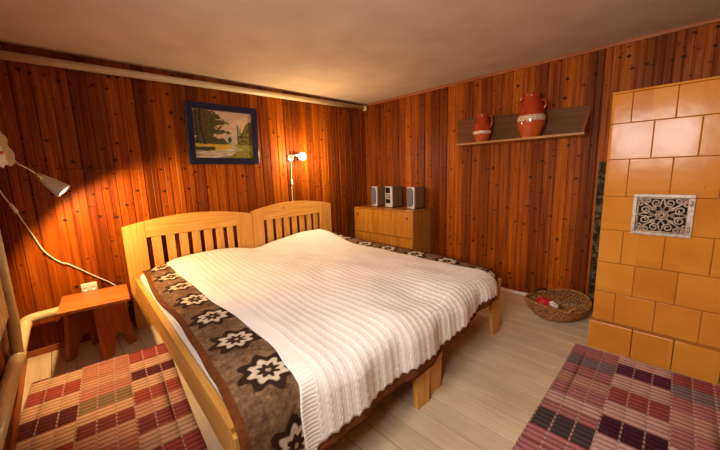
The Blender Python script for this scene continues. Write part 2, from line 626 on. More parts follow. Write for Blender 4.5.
# ------------------------------------------------------------------ room shell
def boards(a0, a1, fn, z0, z1, pitch=0.1):
    """row of upright boards with v-grooves; fn(h, depth, z): depth > 0 goes into the wall"""
    m = MB()
    prof = []
    k = math.floor(a0 / pitch)
    h = k * pitch
    while h < a1 - 1e-6:
        lo, hi = max(h, a0), min(h + pitch, a1)
        mid = h + pitch * 0.5
        cand = [(h, 0.009), (h + 0.003, 0.008), (h + 0.008, 0.0), (mid - 0.006, 0.0), (mid, 0.0035), (mid + 0.006, 0.0), (h + pitch - 0.008, 0.0), (h + pitch - 0.003, 0.008)]
        prof += [c for c in cand if lo - 1e-9 <= c[0] <= hi + 1e-9]
        h += pitch
    prof.append((a1, 0.009))
    n = len(prof)
    vs = [fn(a, d, z0) for a, d in prof] + [fn(a, d, z1) for a, d in prof]
    vs += [fn(prof[0][0], 0.10, z0), fn(prof[-1][0], 0.10, z0), fn(prof[0][0], 0.10, z1), fn(prof[-1][0], 0.10, z1)]
    fs = [(i, i + 1, n + i + 1, n + i) for i in range(n - 1)]
    b = 2 * n
    fs += [(b, b + 2, b + 3, b + 1), (0, n, b + 2, b), (n - 1, b + 1, b + 3, 2 * n - 1)]
    fs += [list(range(n)) + [b + 1, b], list(range(n, 2 * n)) + [b + 3, b + 2]]
    m.faces(vs, fs)
    return m


struct(boards(XL - 0.1, 0.1, lambda h, d, z: (h, d, z), 0, H).build('wall_back', M['panel']))
struct(boards(YF, 0.0, lambda h, d, z: (d, h, z), 0, H).build('wall_right', M['panel']))
struct(boards(XL - 0.1, 0.1, lambda h, d, z: (h, YF - d, z), 0, H).build('wall_front', M['panel']))
wl = MB()
ys = [YF, WIN[1][0], WIN[1][1], WIN[0][0], WIN[0][1], 0.0]
lw = lambda h, d, z: (XL - d, h, z)
for i in range(5):
    a, b = ys[i], ys[i + 1]
    if i in (1, 3):
        for z0, z1 in ((0, WIN[1 if i == 1 else 0][2]), (WIN[1 if i == 1 else 0][3], H)):
            mm = boards(a, b, lw, z0, z1)
            wl.faces(mm.v, mm.f)
    else:
        mm = boards(a, b, lw, 0, H)
        wl.faces(mm.v, mm.f)
struct(wl.build('wall_left', M['panel']))

fl = MB()
k = math.floor((XL + 2.16) / 0.13)
x = -2.16 + k * 0.13
while x < 0.0:
    lo, hi = max(x, XL - 0.1), min(x + 0.13, 0.1)
    g = 0.0022
    fl.faces([(lo, YF, -0.006), (lo + g, YF, 0), (hi - g, YF, 0), (hi, YF, -0.006), (lo, 0.1, -0.006), (lo + g, 0.1, 0), (hi - g, 0.1, 0), (hi, 0.1, -0.006)],
             [(0, 1, 5, 4), (1, 2, 6, 5), (2, 3, 7, 6)])
    x += 0.13
fl.box(XL - 0.1, 0.1, YF - 0.1, 0.1, -0.1, -0.0062)
struct(fl.build('floor', M['floor']))
struct(MB().box(XL - 0.1, 0.1, YF - 0.1, 0.1, H, H + 0.1).build('ceiling', M['ceiling']))
# dark red batten under the ceiling on the right wall
struct(MB().box(-0.018, 0.0, YF, 0.0, H - 0.028, H, 0.004).build('trim_1', M['trimwood']))
struct(MB().prism([(-0.0, 0), (-0.022, 0), (-0.022, 0.008), (-0.014, 0.020), (0.0, 0.026)], lambda a, b, d: (a, d, b), -2.72, -1.12).build('baseboard_right', M['white']))
struct(MB().box(XL, 0.0, -0.014, 0.0, 0.0, 0.05, 0.003).build('baseboard_back', M['trimwood']))
struct(MB().box(XL, XL + 0.014, YF, -0.02, 0.0, 0.05, 0.003).build('baseboard_left', M['trimwood']))
struct(MB().box(-3.31, -2.735, -0.007, 0.004, 1.346, 1.362, 0.002).build('trim_2', M['panel']))
for i, (y0, y1, z0, z1) in enumerate(WIN):
    wf = MB()
    for a in ((y0, y0 + 0.06, z0, z1), (y1 - 0.06, y1, z0, z1), (y0 + 0.06, y1 - 0.06, z0, z0 + 0.06), (y0 + 0.06, y1 - 0.06, z1 - 0.06, z1), ((y0 + y1) / 2 - 0.035, (y0 + y1) / 2 + 0.035, z0 + 0.06, z1 - 0.06)):
        wf.box(XL - 0.09, XL - 0.03, *a, 0.004)
    wo = struct(wf.build('window_%d' % (i + 1), M['white']))
    MB().box(XL - 0.063, XL - 0.057, y0 + 0.05, y1 - 0.05, z0 + 0.05, z1 - 0.05).build('pane', M['glass'], wo)
    MB().box(XL - 0.03, XL + 0.05, y0 - 0.03, y1 + 0.03, z0 - 0.03, z0 - 0.002, 0.005).build('sill', M['white'], wo)

# ------------------------------------------------------------------ pipes and radiator
hp = MB()
hp.tube([(XL + 0.01, -0.045, 2.105), (-0.05, -0.045, 2.145)], 0.028, 14)
o = hp.build('ceiling_pipe', M['cream_pale'])
tag(o, 'long pale pipe running along the back wall just under the ceiling', 'pipe')
MB().tube([(-0.07, -0.045, 2.145), (-0.025, -0.045, 2.1455)], 0.036, 14).build('end_cap', M['cream'], o)
for x in (-3.0, -1.9, -0.7):
    MB().box(x - 0.012, x + 0.012, -0.04, -0.001, 2.095 + (x + 3.6) * 0.011, 2.112 + (x + 3.6) * 0.011, 0.003).build('bracket', M['cream'], o)

heat = empty('heating_pipe', (-3.55, -0.08, 0.32))
tag(heat, 'thick cream heating pipe bending round the left corner near the floor', 'pipe')
L = lambda p: (p[0] + 3.55, p[1] + 0.08, p[2] - 0.32)
path = [(-3.565, -1.95, 0.40), (-3.565, -1.3, 0.346), (-3.565, -0.65, 0.285), (-3.560, -0.34, 0.285), (-3.553, -0.22, 0.30)]
path += [(-3.55 + 0.075 * (1 - cos(q)), -0.155 + 0.075 * sin(q), 0.318) for q in [i * pi / 16 for i in range(9)]]
path += [(-3.25, -0.08, 0.326), (-3.06, -0.08, 0.328)]
path += [(-3.06 + 0.06 * sin(q), -0.08, 0.268 + 0.06 * cos(q)) for q in [i * pi / 12 for i in range(1, 7)]] + [(-3.0, -0.08, 0.002)]
MB().tube([L(p) for p in path], 0.033, 14).build('run', M['cream'], heat)
MB().tube([L((-3.563, -0.69, 0.28)), L((-3.55, -0.70, 0.5)), L((-3.55, -0.70, 1.1))], 0.027, 14).build('riser', M['cream'], heat)
MB().tube([L((-3.563, -0.76, 0.296)), L((-3.563, -0.62, 0.284))], 0.0355, 14).build('tee_joint', M['cream'], heat)
MB().tube([L((-3.551, -0.165, 0.314)), L((-3.552, -0.21, 0.303))], 0.037, 14).build('elbow_collar', M['cream'], heat)
MB().tube([L((-3.30, -0.08, 0.325)), L((-3.275, -0.08, 0.325))], 0.037, 14).build('coupling', M['cream'], heat)

rad = empty('radiator', (-3.572, -1.25, 0.56))
tag(rad, 'cream radiator under the left window, beside the thick pipe', 'radiator')
for i in range(9):
    y = 0.42 - i * 0.1
    m = MB()
    m.box(-0.022, 0.022, y - 0.036, y + 0.036, 0.0, 0.38, 0.012)
    m.box(-0.018, 0.018, y - 0.05, y + 0.05, 0.03, 0.07, 0.008)
    m.box(-0.018, 0.018, y - 0.05, y + 0.05, 0.31, 0.35, 0.008)
    m.build('section', M['cream'], rad)
MB().tube([(0.0, 0.466, 0.05), (0.004, 0.49, 0.05), (0.010, 0.517, 0.05)], 0.016, 10).build('valve', M['brass'], rad)
for y in (0.3, -0.3):
    MB().box(-0.028, -0.016, y - 0.01, y + 0.01, 0.30, 0.33).build('bracket', M['cream'], rad)

# ------------------------------------------------------------------ beds
def make_bed(loc, rz, W, L, zoff, slots, slot_top, label, i0, i1, skew=0.0):
    b = empty('single_bed', loc, rz)
    tag(b, label, 'bed', 'pair of pine beds')
    top = lambda s: 0.888 + zoff + 0.068 * sin(pi * s / W) ** 0.85
    sw = 0.038
    N = 28
    arch = [(W * i / N, top(W * i / N)) for i in range(N + 1)]
    m = MB()
    fn = lambda a, z, d: (a, d, z)
    s_lo, s_hi = slots[0] - sw / 2, slots[-1] + sw / 2
    m.prism([(s_hi, slot_top), (s_lo, slot_top)] + [(s_lo, top(s_lo))] + [p for p in arch if s_lo + 0.01 < p[0] < s_hi - 0.01] + [(s_hi, top(s_hi))], fn, -0.036, 0.0)
    m.build('headboard', M['pine_x'], b)
    MB().prism([(s_lo, 0.26), (s_hi, 0.26), (s_hi, 0.42), (s_lo, 0.42)], fn, -0.036, 0.0).build('lower_rail', M['pine_x'], b)
    for a0, a1 in ((0.0, s_lo - 0.001), (s_hi + 0.001, W)):
        pts = [(a0, 0.0), (a1, 0.0), (a1, top(a1))] + [p for p in arch[::-1] if a0 + 0.01 < p[0] < a1 - 0.01] + [(a0, top(a0))]
        MB().prism(pts, fn, -0.036, 0.0, 0.003).build('head_post', M['pine_z'], b)
    for i in range(len(slots) - 1):
        MB().box(slots[i] + sw / 2, slots[i + 1] - sw / 2, -0.029, -0.007, 0.42, slot_top, 0.003).build('slat', M['pine_z'], b)
    for a in (i0, W - i1 - 0.03):
        MB().box(a, a + 0.03, -L + 0.037, -0.037, 0.30, 0.45, 0.004).build('side_rail', M['pine_y'], b)
    MB().box(i0 + 0.031, W - i1 - 0.031, -L + 0.03, -L + 0.058, 0.30, 0.44, 0.003).build('foot_rail', M['pine_x'], b)
    for a, s in ((i0, 1), (W - i1, -1)):
        pts = [(a + s * 0.012, 0.0), (a + s * 0.112, 0.0), (a + s * 0.150, 0.435), (a, 0.435)]
        MB().prism(pts, fn, -L - (skew if s > 0 else 0), -L + 0.029, 0.003).build('leg', M['pine_z'], b)
    for k in range(3):
        y = -0.35 - k * 0.75
        MB().box(i0 + 0.031, W - i1 - 0.031, y - 0.04, y + 0.04, 0.30, 0.32).build('bed_slat', M['pine_x'], b)
    mt = MB().box(i0 + 0.034, W - i1 - 0.034, -L + 0.062, -0.040, 0.322, 0.486, 0.03)
    return b, mt


THL, THR = R(2.2), R(1.7)
bedL, mL = make_bed((-2.925, -0.052, 0), -THL, 1.09, 2.28, 0.0, [0.176, 0.286, 0.390, 0.497, 0.602, 0.710, 0.816, 0.912], 0.785,
                    'light pine bed on the left, nearer the wooden stool', 0.034, 0.0)
bedR, mR = make_bed((-1.831, -0.096, 0), -THR, 1.02, 2.20, 0.018, [0.143, 0.248, 0.349, 0.450, 0.550, 0.649, 0.745, 0.836], 0.805,
                    'light pine bed on the right, nearer the stereo cabinet', 0.0, 0.02, 0.05)
o = mL.build('mattress', M['sheet'])
o.location, o.rotation_euler = (-2.925, -0.052, 0), (0, 0, -THL)
tag(o, 'white mattress edge showing along the left bed rail', 'mattress', 'mattresses of the beds')
o = mR.build('mattress', M['sheet'])
o.location, o.rotation_euler = (-1.831, -0.096, 0), (0, 0, -THR)
tag(o, 'white mattress edge showing at the right bed, towards the basket', 'mattress', 'mattresses of the beds')

# cloths on the beds: s across from the left bed's outer edge, t along from the headboard
O2 = Vector((-2.925, -0.052, 0))
TH = R(2.1)
U = Vector((cos(TH), -sin(TH), 0))
V = Vector((-sin(TH), -cos(TH), 0))


def foot_t(s): return 2.295 - 0.04 * smooth(1.0, 1.8, s) - 0.045 * smooth(1.75, 2.05, s)


def top_z(s, t):
    z = 0.496 + 0.006 * mnoise.noise(Vector((s * 2.2, t * 2.2, 3.1)))
    z += 0.004 * mnoise.noise(Vector((s * 6, t * 6, 1.1)))
    return z


def drape(s, l, hang_out, ztop, rad=0.05):
    """point at cloth-length l down the bed; turns over the foot edge with a round bend"""
    tE = foot_t(s) - rad
    if l <= tE:
        return s, l, 0.0, 0.0
    a = (l - tE) / rad
    if a < pi / 2 * 0.93:
        return s, tE + rad * sin(a), -rad * (1 - cos(a)), a
    am = pi / 2 * 0.93
    rest = l - tE - rad * am
    return s, tE + rad * sin(am) + rest * cos(am) + hang_out, -rad * (1 - cos(am)) - rest * sin(am), am


def cloth(name, m, s0, s1, l1, off, lump, ns, nl, side_drop, thick, t0=0.06):
    P, UV, ED = [], [], []
    for j in range(nl + 1):
        rowP, rowU, rowE = [], [], []
        for i in range(ns + 1):
            a = i / ns
            q = j / nl
            lmax = l1(lerp(s0(1.0), s1(1.0), a))
            l = lerp(t0, lmax, q)
            sa, sb = s0(l), s1(l)
            s = lerp(sa, sb, a)
            ss, t, dz, ang = drape(s, l, 0.0, 0, 0.085 + off)
            z = top_z(s, min(t, 2.2)) + off + lump(s, l) * (1 if ang < 0.5 else max(0, 1 - ang / 1.5))
            z += dz + side_drop(s, l)
            if ang > 0.5:
                t += 0.012 * sin(s * 14 + 0.7) * smooth(0.5, 1.5, ang) + 0.004 * sin(s * 37) * smooth(0.5, 1.5, ang)
                t += off * 0.6
            p = O2 + U * s + V * t
            rowP.append((p.x, p.y, z))
            rowU.append((s, l))
            rowE.append((min(s - sa, sb - s), lmax - l))
        P.append(rowP)
        UV.append(rowU)
        ED.append(rowE)
    o = grid_mesh(name, P, UV, ED, m)
    md = o.modifiers.new('thickness', 'SOLIDIFY')
    md.thickness = thick
    md.offset = 0
    return o


def pw(pts, x):
    if x <= pts[0][0]:
        return pts[0][1]
    for (a, p), (b, q) in zip(pts, pts[1:]):
        if x <= b:
            return lerp(p, q, smooth(a, b, x))
    return pts[-1][1]


def bl_left(l): return pw([(0.05, 0.092), (0.9, 0.055), (1.37, 0.078), (1.7, 0.067), (2.02, 0.052), (2.28, 0.035), (2.6, 0.03)], l)
def bl_right(l): return pw([(0.05, 2.085), (1.3, 2.098), (1.7, 2.098), (1.94, 2.075), (2.1, 2.045), (2.3, 2.02), (2.6, 2.01)], l)


def hang(s):       # length of cloth past the foot edge, longer on the left
    return lerp(0.275, 0.125, smooth(0.0, 2.15, s)) + 0.014 * sin(s * 6.3 + 0.5)


def bl_lump(s, l):
    e = smooth(0.0, 0.12, s - bl_left(l))
    e2 = smooth(0.0, 0.10, bl_right(l) - s)
    return 0.012 * mnoise.noise(Vector((s * 3, l * 3, 9.2))) * e * e2 + 0.010 * e - 0.006 + 0.014 * smooth(1.90, 2.03, s) * (1 - smooth(1.7, 2.1, l))


def head_rise(s, l):
    k = 1 - smooth(0.10, 0.75, l)
    prof = 0.045 * smooth(0.05, 0.5, s) - 0.050 * math.exp(-((s - 1.09) / 0.17) ** 2) + 0.045 * smooth(1.2, 1.9, s) - 0.085 * smooth(1.93, 2.08, s)
    return k * prof


o = cloth('blanket', M['blanket'], bl_left, bl_right, lambda s: foot_t(s) + hang(s), 0.012,
          lambda s, l: bl_lump(s, l) + head_rise(s, l) * 0.9, 110, 150,
          lambda s, l: 0.0, 0.006, 0.062)
tag(o, 'brown wool blanket with cream medallions spread over both beds', 'blanket')


def cv_left(l): return pw([(0.1, 0.272), (1.07, 0.289), (1.72, 0.320), (1.98, 0.315), (2.21, 0.285), (2.38, 0.265), (2.6, 0.272)], l)
def cv_right(l): return pw([(0.05, 1.90), (0.6, 1.90), (1.4, 1.925), (1.9, 1.915), (2.15, 1.935), (2.35, 1.985), (2.6, 1.995)], l)
def scallop(s): return 0.014 * abs(sin(s * pi / 0.052))


def cv_lump(s, l):
    e = smooth(0.0, 0.10, s - cv_left(l)) * smooth(0.0, 0.35, cv_right(l) - s)
    v = 0.014 * mnoise.noise(Vector((s * 2.6, l * 2.6, 5.5))) + 0.007 * mnoise.noise(Vector((s * 7, l * 7, 2.5)))
    c = (s / 0.045) % 1.0 - 0.5
    rib = 0.0002 * math.exp(-(c / 0.22) ** 2)
    return (v + 0.012) * e + bl_lump(s, l) + head_rise(s, l) + rib


o = cloth('coverlet', M['coverlet'], cv_left, cv_right, lambda s: foot_t(s) + hang(s) - 0.042 - scallop(s) + 0.06 * (1 - smooth(0.265, 0.37, s)), 0.022,
          cv_lump, 250, 190, lambda s, l: 0.0, 0.008, 0.075)
tag(o, 'cream cable-knit coverlet laid over the brown blanket', 'coverlet')

# ------------------------------------------------------------------ tiled stove
stove = empty('tiled_stove', (-0.66, -2.87, 0))
tag(stove, 'tall stove of ochre glazed tiles in the right corner', 'stove')
D, Wd, ZT = 0.52, 1.10, 1.708      # depth into +x, width into -y
rows = [0.208, 0.413, 0.621, 0.844, 1.066, 1.302, 1.524, 1.705]
m = MB()
m.box(0.012, D - 0.012, -Wd + 0.012, -0.012, 0.19, ZT - 0.01)
core = m.build('mortar_core', M['grout'], stove)
starts = [0.118, 0.200, 0.125, 0.205, 0.118, 0.215, 0.105]   # first joint from the left corner, bottom row first
tiles = MB()
G = 0.0014
for k in range(7):
    z0, z1 = rows[k] + G, rows[k + 1] - G
    js = [0.0]
    q = starts[k]
    while q < Wd:
        js.append(q)
        q += 0.199
    js.append(Wd)
    for i in range(len(js) - 1):
        y0, y1 = -js[i] - (G if i else 0), -js[i + 1] + G
        if abs(y0 - y1) < 0.02:
            continue
        if i == 0:      # corner tile with a rounded outer edge
            cr = 0.016
            arc = [(cr - cr * cos(q), -cr + cr * sin(q)) for q in [j * pi / 12 for j in range(7)]]
            tiles.prism([(0.06, y1), (0.0, y1)] + arc + [(0.06, 0.0)], lambda a, b, d: (a, b, d), z0, z1, 0.002)
        else:
            tiles.box(0.0, 0.06, y1, y0, z0, z1, 0.003)
    # left flank of the stove
    x0 = 0.063
    for x1 in (0.24, 0.42, D):
        tiles.box(x0 + G, x1, -0.06, 0.0, z0, z1, 0.005)
        x0 = x1
tiles.box(0.0, D, -Wd, 0.0, 1.7055, 1.72, 0.006)
tiles.build('tiles', M['tile'], stove)
pl = MB()
js = [-0.012, 0.225, 0.42, 0.62, 0.82, 1.02, Wd]
for i in range(len(js) - 1):
    pl.box(-0.032, 0.06, -js[i + 1] + 0.002, -js[i] - 0.002, 0.001, 0.200, 0.003)
pl.box(0.061, D, -0.05, 0.012, 0.001, 0.200, 0.006)
pl.box(0.04, D - 0.01, -Wd, -0.05, 0.0, 0.188)
pl.build('plinth', M['tile'], stove)
# vent grate
gy0, gy1, gz0, gz1 = -0.430, -0.157, 0.833, 1.087
gr = MB()
fw = 0.021
for a in ((gy0, gy1, gz0, gz0 + fw), (gy0, gy1, gz1 - fw, gz1), (gy0, gy0 + fw * 1.4, gz0 + fw, gz1 - fw), (gy1 - fw, gy1, gz0 + fw, gz1 - fw)):
    gr.box(-0.014, 0.002, *a, 0.003)
grate = gr.build('vent_grate', M['grate'], stove, label='tarnished ornamental iron vent grate')
MB().box(-0.002, 0.002, gy0 + 0.01, gy1 - 0.01, gz0 + 0.01, gz1 - 0.01).build('dark_backing', M['vent_dark'], grate)  # flat black sheet stands in for the dark inside the vent
cy, cz = (gy0 - 0.004 + gy1) / 2, (gz0 + gz1) / 2
hw, hh = 0.112, 0.102
orn = MB()


def curl(pts, r=0.0042):
    for sy in (1, -1):
        for sz in (1, -1):
            orn.tube([(-0.008, cy + sy * a, cz + sz * b) for a, b in pts], r, 6)


def spiral(a, b, r, ph, turns, dirn=1):
    return [(a + r * (1 - 0.75 * i / 18) * cos(ph + dirn * i / 18 * turns * 2 * pi), b + r * (1 - 0.75 * i / 18) * sin(ph + dirn * i / 18 * turns * 2 * pi)) for i in range(19)]


curl([(0.02, 0.02), (0.05, 0.045), (0.08, 0.068), (hw, hh)], 0.005)
curl(spiral(0.030, 0.075, 0.024, pi, 1.4))
curl(spiral(0.078, 0.030, 0.024, -pi / 2, 1.4, -1))
curl(spiral(0.066, 0.085, 0.016, -pi / 2, 1.3))
curl(spiral(0.098, 0.066, 0.016, pi, 1.3, -1))
curl(spiral(0.042, 0.040, 0.014, pi / 2, 1.2))
curl(spiral(0.095, 0.092, 0.011, 0, 1.1))
curl([(0.0, 0.03), (0.014, 0.055), (0.008, 0.08), (0.0, hh)])
curl([(0.03, 0.0), (0.055, 0.014), (0.085, 0.010), (hw, 0.0)])
curl([(0.035, 0.0), (0.058, 0.0)], 0.006)
for a in (0.016, 0.026):
    orn.tube([(-0.009, cy + a * cos(q), cz + a * sin(q)) for q in [i * pi / 10 for i in range(20)]], 0.004, 6, False, True)
for i in range(8):
    q = i * pi / 4
    orn.tube([(-0.009, cy + 0.006 * cos(q), cz + 0.006 * sin(q)), (-0.011, cy + 0.018 * cos(q), cz + 0.018 * sin(q))], [0.004, 0.006], 6)
for sgn in (1, -1):
    orn.tube([(-0.008, cy - hw, cz + sgn * hh), (-0.008, cy + hw, cz + sgn * hh)], 0.005, 6)
    orn.tube([(-0.008, cy + sgn * hw, cz - hh), (-0.008, cy + sgn * hw, cz + hh)], 0.005, 6)
orn.build('scrollwork', M['grate'], grate)
for z in (gz1 - 0.05, gz0 + 0.05):
    MB().tube([(-0.018, gy0 + 0.016, z - 0.016), (-0.018, gy0 + 0.016, z + 0.016)], 0.007, 8).build('hinge', M['grate'], grate)
MB().box(-0.022, -0.0145, gy1 - 0.028, gy1 - 0.004, cz - 0.008, cz + 0.008, 0.002).build('latch', M['grate'], grate)

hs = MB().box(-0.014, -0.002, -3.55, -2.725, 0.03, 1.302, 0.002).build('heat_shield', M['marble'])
tag(hs, 'dark mottled sheet on the wall behind the tiled stove', 'panel')

# ------------------------------------------------------------------ cabinet with stereo
cab = empty('cabinet', (-0.37, -0.11, 0))
tag(cab, 'honey oak cabinet against the right wall beyond the beds', 'cabinet')
m = MB()
CW, CD, CH = 0.985, 0.358, 0.82
for a in ((0.015, CD, -0.02, 0.0, 0.04, CH - 0.02), (0.015, CD, -CW, -CW + 0.02, 0.04, CH - 0.02), (0.015, CD, -CW + 0.02, -0.02, 0.04, 0.06), (CD - 0.01, CD, -CW + 0.02, -0.02, 0.06, CH - 0.02)):
    m.box(*a, 0.0015)
m.build('body', M['oak'], cab)
MB().box(0.0, CD, -CW, 0.0, CH - 0.0195, CH, 0.002).build('top', M['oak_dark'], cab)
door = MB().box(0.0, 0.0145, -CW + 0.002, -0.002, 0.497, CH - 0.022, 0.002).build('flap_door', M['oak'], cab)
for y in (-0.075, -CW + 0.085):
    MB().lathe([(0.007, 0.0), (0.011, 0.004), (0.011, 0.009), (0.004, 0.012)], 12, Matrix.Translation((0.0, y, 0.728)) @ Matrix.Rotation(-pi / 2, 4, 'Y')).build('keyhole_knob', M['dark'], door)
MB().box(0.0, 0.0145, -CW + 0.002, -0.002, 0.065, 0.490, 0.002).build('lower_door', M['oak'], cab)
for x in (0.05, CD - 0.05):
    for y in (-0.06, -CW + 0.06):
        MB().tube([(x, y, 0.001), (x, y, 0.042)], [0.016, 0.022], 10).build('foot', M['oak_dark'], cab)


def stereo(y0, y1, z1, kind, label):
    w_, dpt, hgt = abs(y1 - y0) * 0.88, 0.17, z1 - 0.82
    t = empty(kind, (-0.215, (y0 + y1) / 2, 0.8205), R(-13))
    tag(t, label, 'speaker' if kind == 'loudspeaker' else 'stereo', 'stereo on the cabinet')
    MB().box(0.02, dpt, -w_ / 2, w_ / 2, 0.012, hgt, 0.004).build('cabinet_box', M['speakerwood'], t)
    # curved silver front
    fr = MB()
    pts = [(-w_ / 2, 0.0), (w_ / 2, 0.0), (w_ / 2, hgt)] + [(w_ / 2 - w_ * i / 10, hgt) for i in range(1, 10)] + [(-w_ / 2, hgt)]
    fr.prism([(0.022, -w_ / 2), (0.022, w_ / 2), (0.006, w_ / 2)] + [(0.006 - 0.012 * sin(pi * i / 8), w_ / 2 - w_ * i / 8) for i in range(1, 8)] + [(0.006, -w_ / 2)], lambda a, b, d: (a, b, d), 0.008, hgt)
    fr.build('front_panel', M['silver'], t)
    if kind == 'loudspeaker':
        g = MB()
        n_ = 24
        e = [(w_ * 0.41 * (abs(cos(q)) ** 0.6) * (1 if cos(q) > 0 else -1), hgt * 0.53 + hgt * 0.43 * (abs(sin(q)) ** 0.6) * (1 if sin(q) > 0 else -1)) for q in [2 * pi * i / n_ for i in range(n_)]]
        g.prism(e, lambda a, b, d: (d, a, b), -0.0125, 0.0, 0.002)
        g.build('grille', M['grille'], t)
    else:
        d = MB().box(-0.011, 0.0, -w_ * 0.30, w_ * 0.30, hgt * 0.68, hgt * 0.95, 0.003).build('display', M['black'], t)
        MB().box(-0.011, 0.0, -w_ * 0.30, w_ * 0.30, hgt * 0.20, hgt * 0.40, 0.003).build('cassette_door', M['black'], t)
        MB().box(-0.010, 0.0, -w_ * 0.30, w_ * 0.30, hgt * 0.44, hgt * 0.63, 0.002).build('control_panel', M['grille'], t)
        for y in (-0.03, 0.0, 0.03):
            MB().lathe([(0.008, 0.0), (0.008, 0.006)], 10, Matrix.Translation((-0.009, y, hgt * 0.54)) @ Matrix.Rotation(-pi / 2, 4, 'Y')).build('knob', M['silver'], t)
    for y in (-w_ / 2 + 0.02, w_ / 2 - 0.02):
        MB().box(0.02, dpt - 0.02, y - 0.012, y + 0.012, 0.0005, 0.0115).build('foot', M['black'], t)
    return t


stereo(-0.275, -0.41, 1.085, 'loudspeaker', 'grey-fronted loudspeaker on the left of the oak cabinet top')
stereo(-0.510, -0.675, 1.088, 'stereo_unit', 'silver stereo unit with black display between the two loudspeakers')
stereo(-0.87, -1.012, 1.082, 'loudspeaker', 'grey-fronted loudspeaker at the right end of the oak cabinet top')

# ------------------------------------------------------------------ wall shelf and jugs
sh = empty('display_shelf', (0, -2.04, 1.515))
tag(sh, 'long dull brown shelf with back board on the right wall', 'shelf')
MB().prism([(0.60, 0.02), (-0.595, 0.02), (-0.595, 0.245), (0.605, 0.285)], lambda a, b, d: (d, a, b), -0.020, -0.004, 0.002).build('back_board', M['shelf'], sh)
sb = MB().box(-0.21, -0.004, -0.605, 0.52, 0.0, 0.02, 0.003).build('shelf_board', M['shelf_edge'], sh)
MB().prism([(-0.205, 0.021), (-0.021, 0.021), (-0.021, 0.215)], lambda a, b, d: (a, d, b), -0.600, -0.582, 0.002).build('end_bracket', M['trimwood'], sh)


def jug(name, loc, prof, mat, label, handles):
    t = empty(name, loc)
    tag(t, label, 'jug', 'red jugs on the shelf')
    outer = prof
    inner = [(max(r - 0.006, 0.002), z + (0.006 if i == 0 else 0)) for i, (r, z) in enumerate(prof)][::-1]
    MB().lathe(outer + [(outer[-1][0] - 0.003, outer[-1][1] + 0.003)] + inner, 36).build('body', mat, t)
    for pts, r in handles:
        MB().tube(catmull(pts, 6), r, 10).build('handle', mat, t)
    return t


def rprof(pts, n=8):
    c = catmull([(a, 0, b) for a, b in pts], n)
    return [(p.x, p.z) for p in c]


jm1 = jug_mat('red_glaze_small_jug', 0, 0.28, 0.075, 0.105)
jug('small_jug', (-0.12, -1.765, 1.5355), rprof([(0.058, 0.0), (0.064, 0.03), (0.083, 0.075), (0.088, 0.11), (0.076, 0.17), (0.060, 0.225), (0.056, 0.25), (0.062, 0.272)]), jm1,
    'small red glazed jug standing on the left end of the shelf',
    [([(0, -0.056, 0.245), (0.0, -0.085, 0.245), (0, -0.098, 0.20), (0, -0.090, 0.15), (0, -0.080, 0.128)], 0.008)])
jm2 = jug_mat('red_glaze_large_jug', 0, 0.38, 0.135, 0.185)
jug('large_jug', (-0.140, -2.225, 1.5355), rprof([(0.076, 0.0), (0.082, 0.03), (0.105, 0.09), (0.114, 0.15), (0.108, 0.20), (0.092, 0.262), (0.074, 0.318), (0.066, 0.346), (0.072, 0.370)]), jm2,
    'large red glazed two-handled jug with a cream band on the shelf',
    [([(0, -0.078, 0.305), (0.0, -0.100, 0.302), (0, -0.113, 0.275), (0, -0.100, 0.235)], 0.010),
     ([(0, 0.064, 0.348), (0.0, 0.088, 0.348), (0, 0.100, 0.320), (0, 0.092, 0.280), (0, 0.086, 0.272)], 0.010)])

# ------------------------------------------------------------------ painting
pic = empty('framed_painting', (-2.0, -0.012, 1.398), 0, R(3.5))
tag(pic, 'landscape painting in a navy frame on the back wall', 'painting')
PW, PH, FB = 0.685, 0.562, 0.058
fr = MB()
fn = lambda a, b, d: (a, d, b)
x0, x1 = -PW / 2, PW / 2
for poly in ([(x0, 0), (x1, 0), (x1 - FB, FB), (x0 + FB, FB)], [(x0, PH), (x0 + FB, PH - FB), (x1 - FB, PH - FB), (x1, PH)],
             [(x0, 0), (x0 + FB, FB), (x0 + FB, PH - FB), (x0, PH)], [(x1, 0), (x1, PH), (x1 - FB, PH - FB), (x1 - FB, FB)]):
    fr.prism(poly, fn, -0.030, 0.0, 0.003)
fr.build('frame', M['navy'], pic)
slip = MB()
b = FB - 0.004
for a in ((x0 + b, x1 - b, b, b + 0.008), (x0 + b, x1 - b, PH - b - 0.008, PH - b), (x0 + b, x0 + b + 0.008, b + 0.008, PH - b - 0.008), (x1 - b - 0.008, x1 - b, b + 0.008, PH - b - 0.008)):
    slip.box(a[0], a[1], -0.022, -0.012, a[2], a[3])
slip.build('inner_slip', M['dark'], pic)


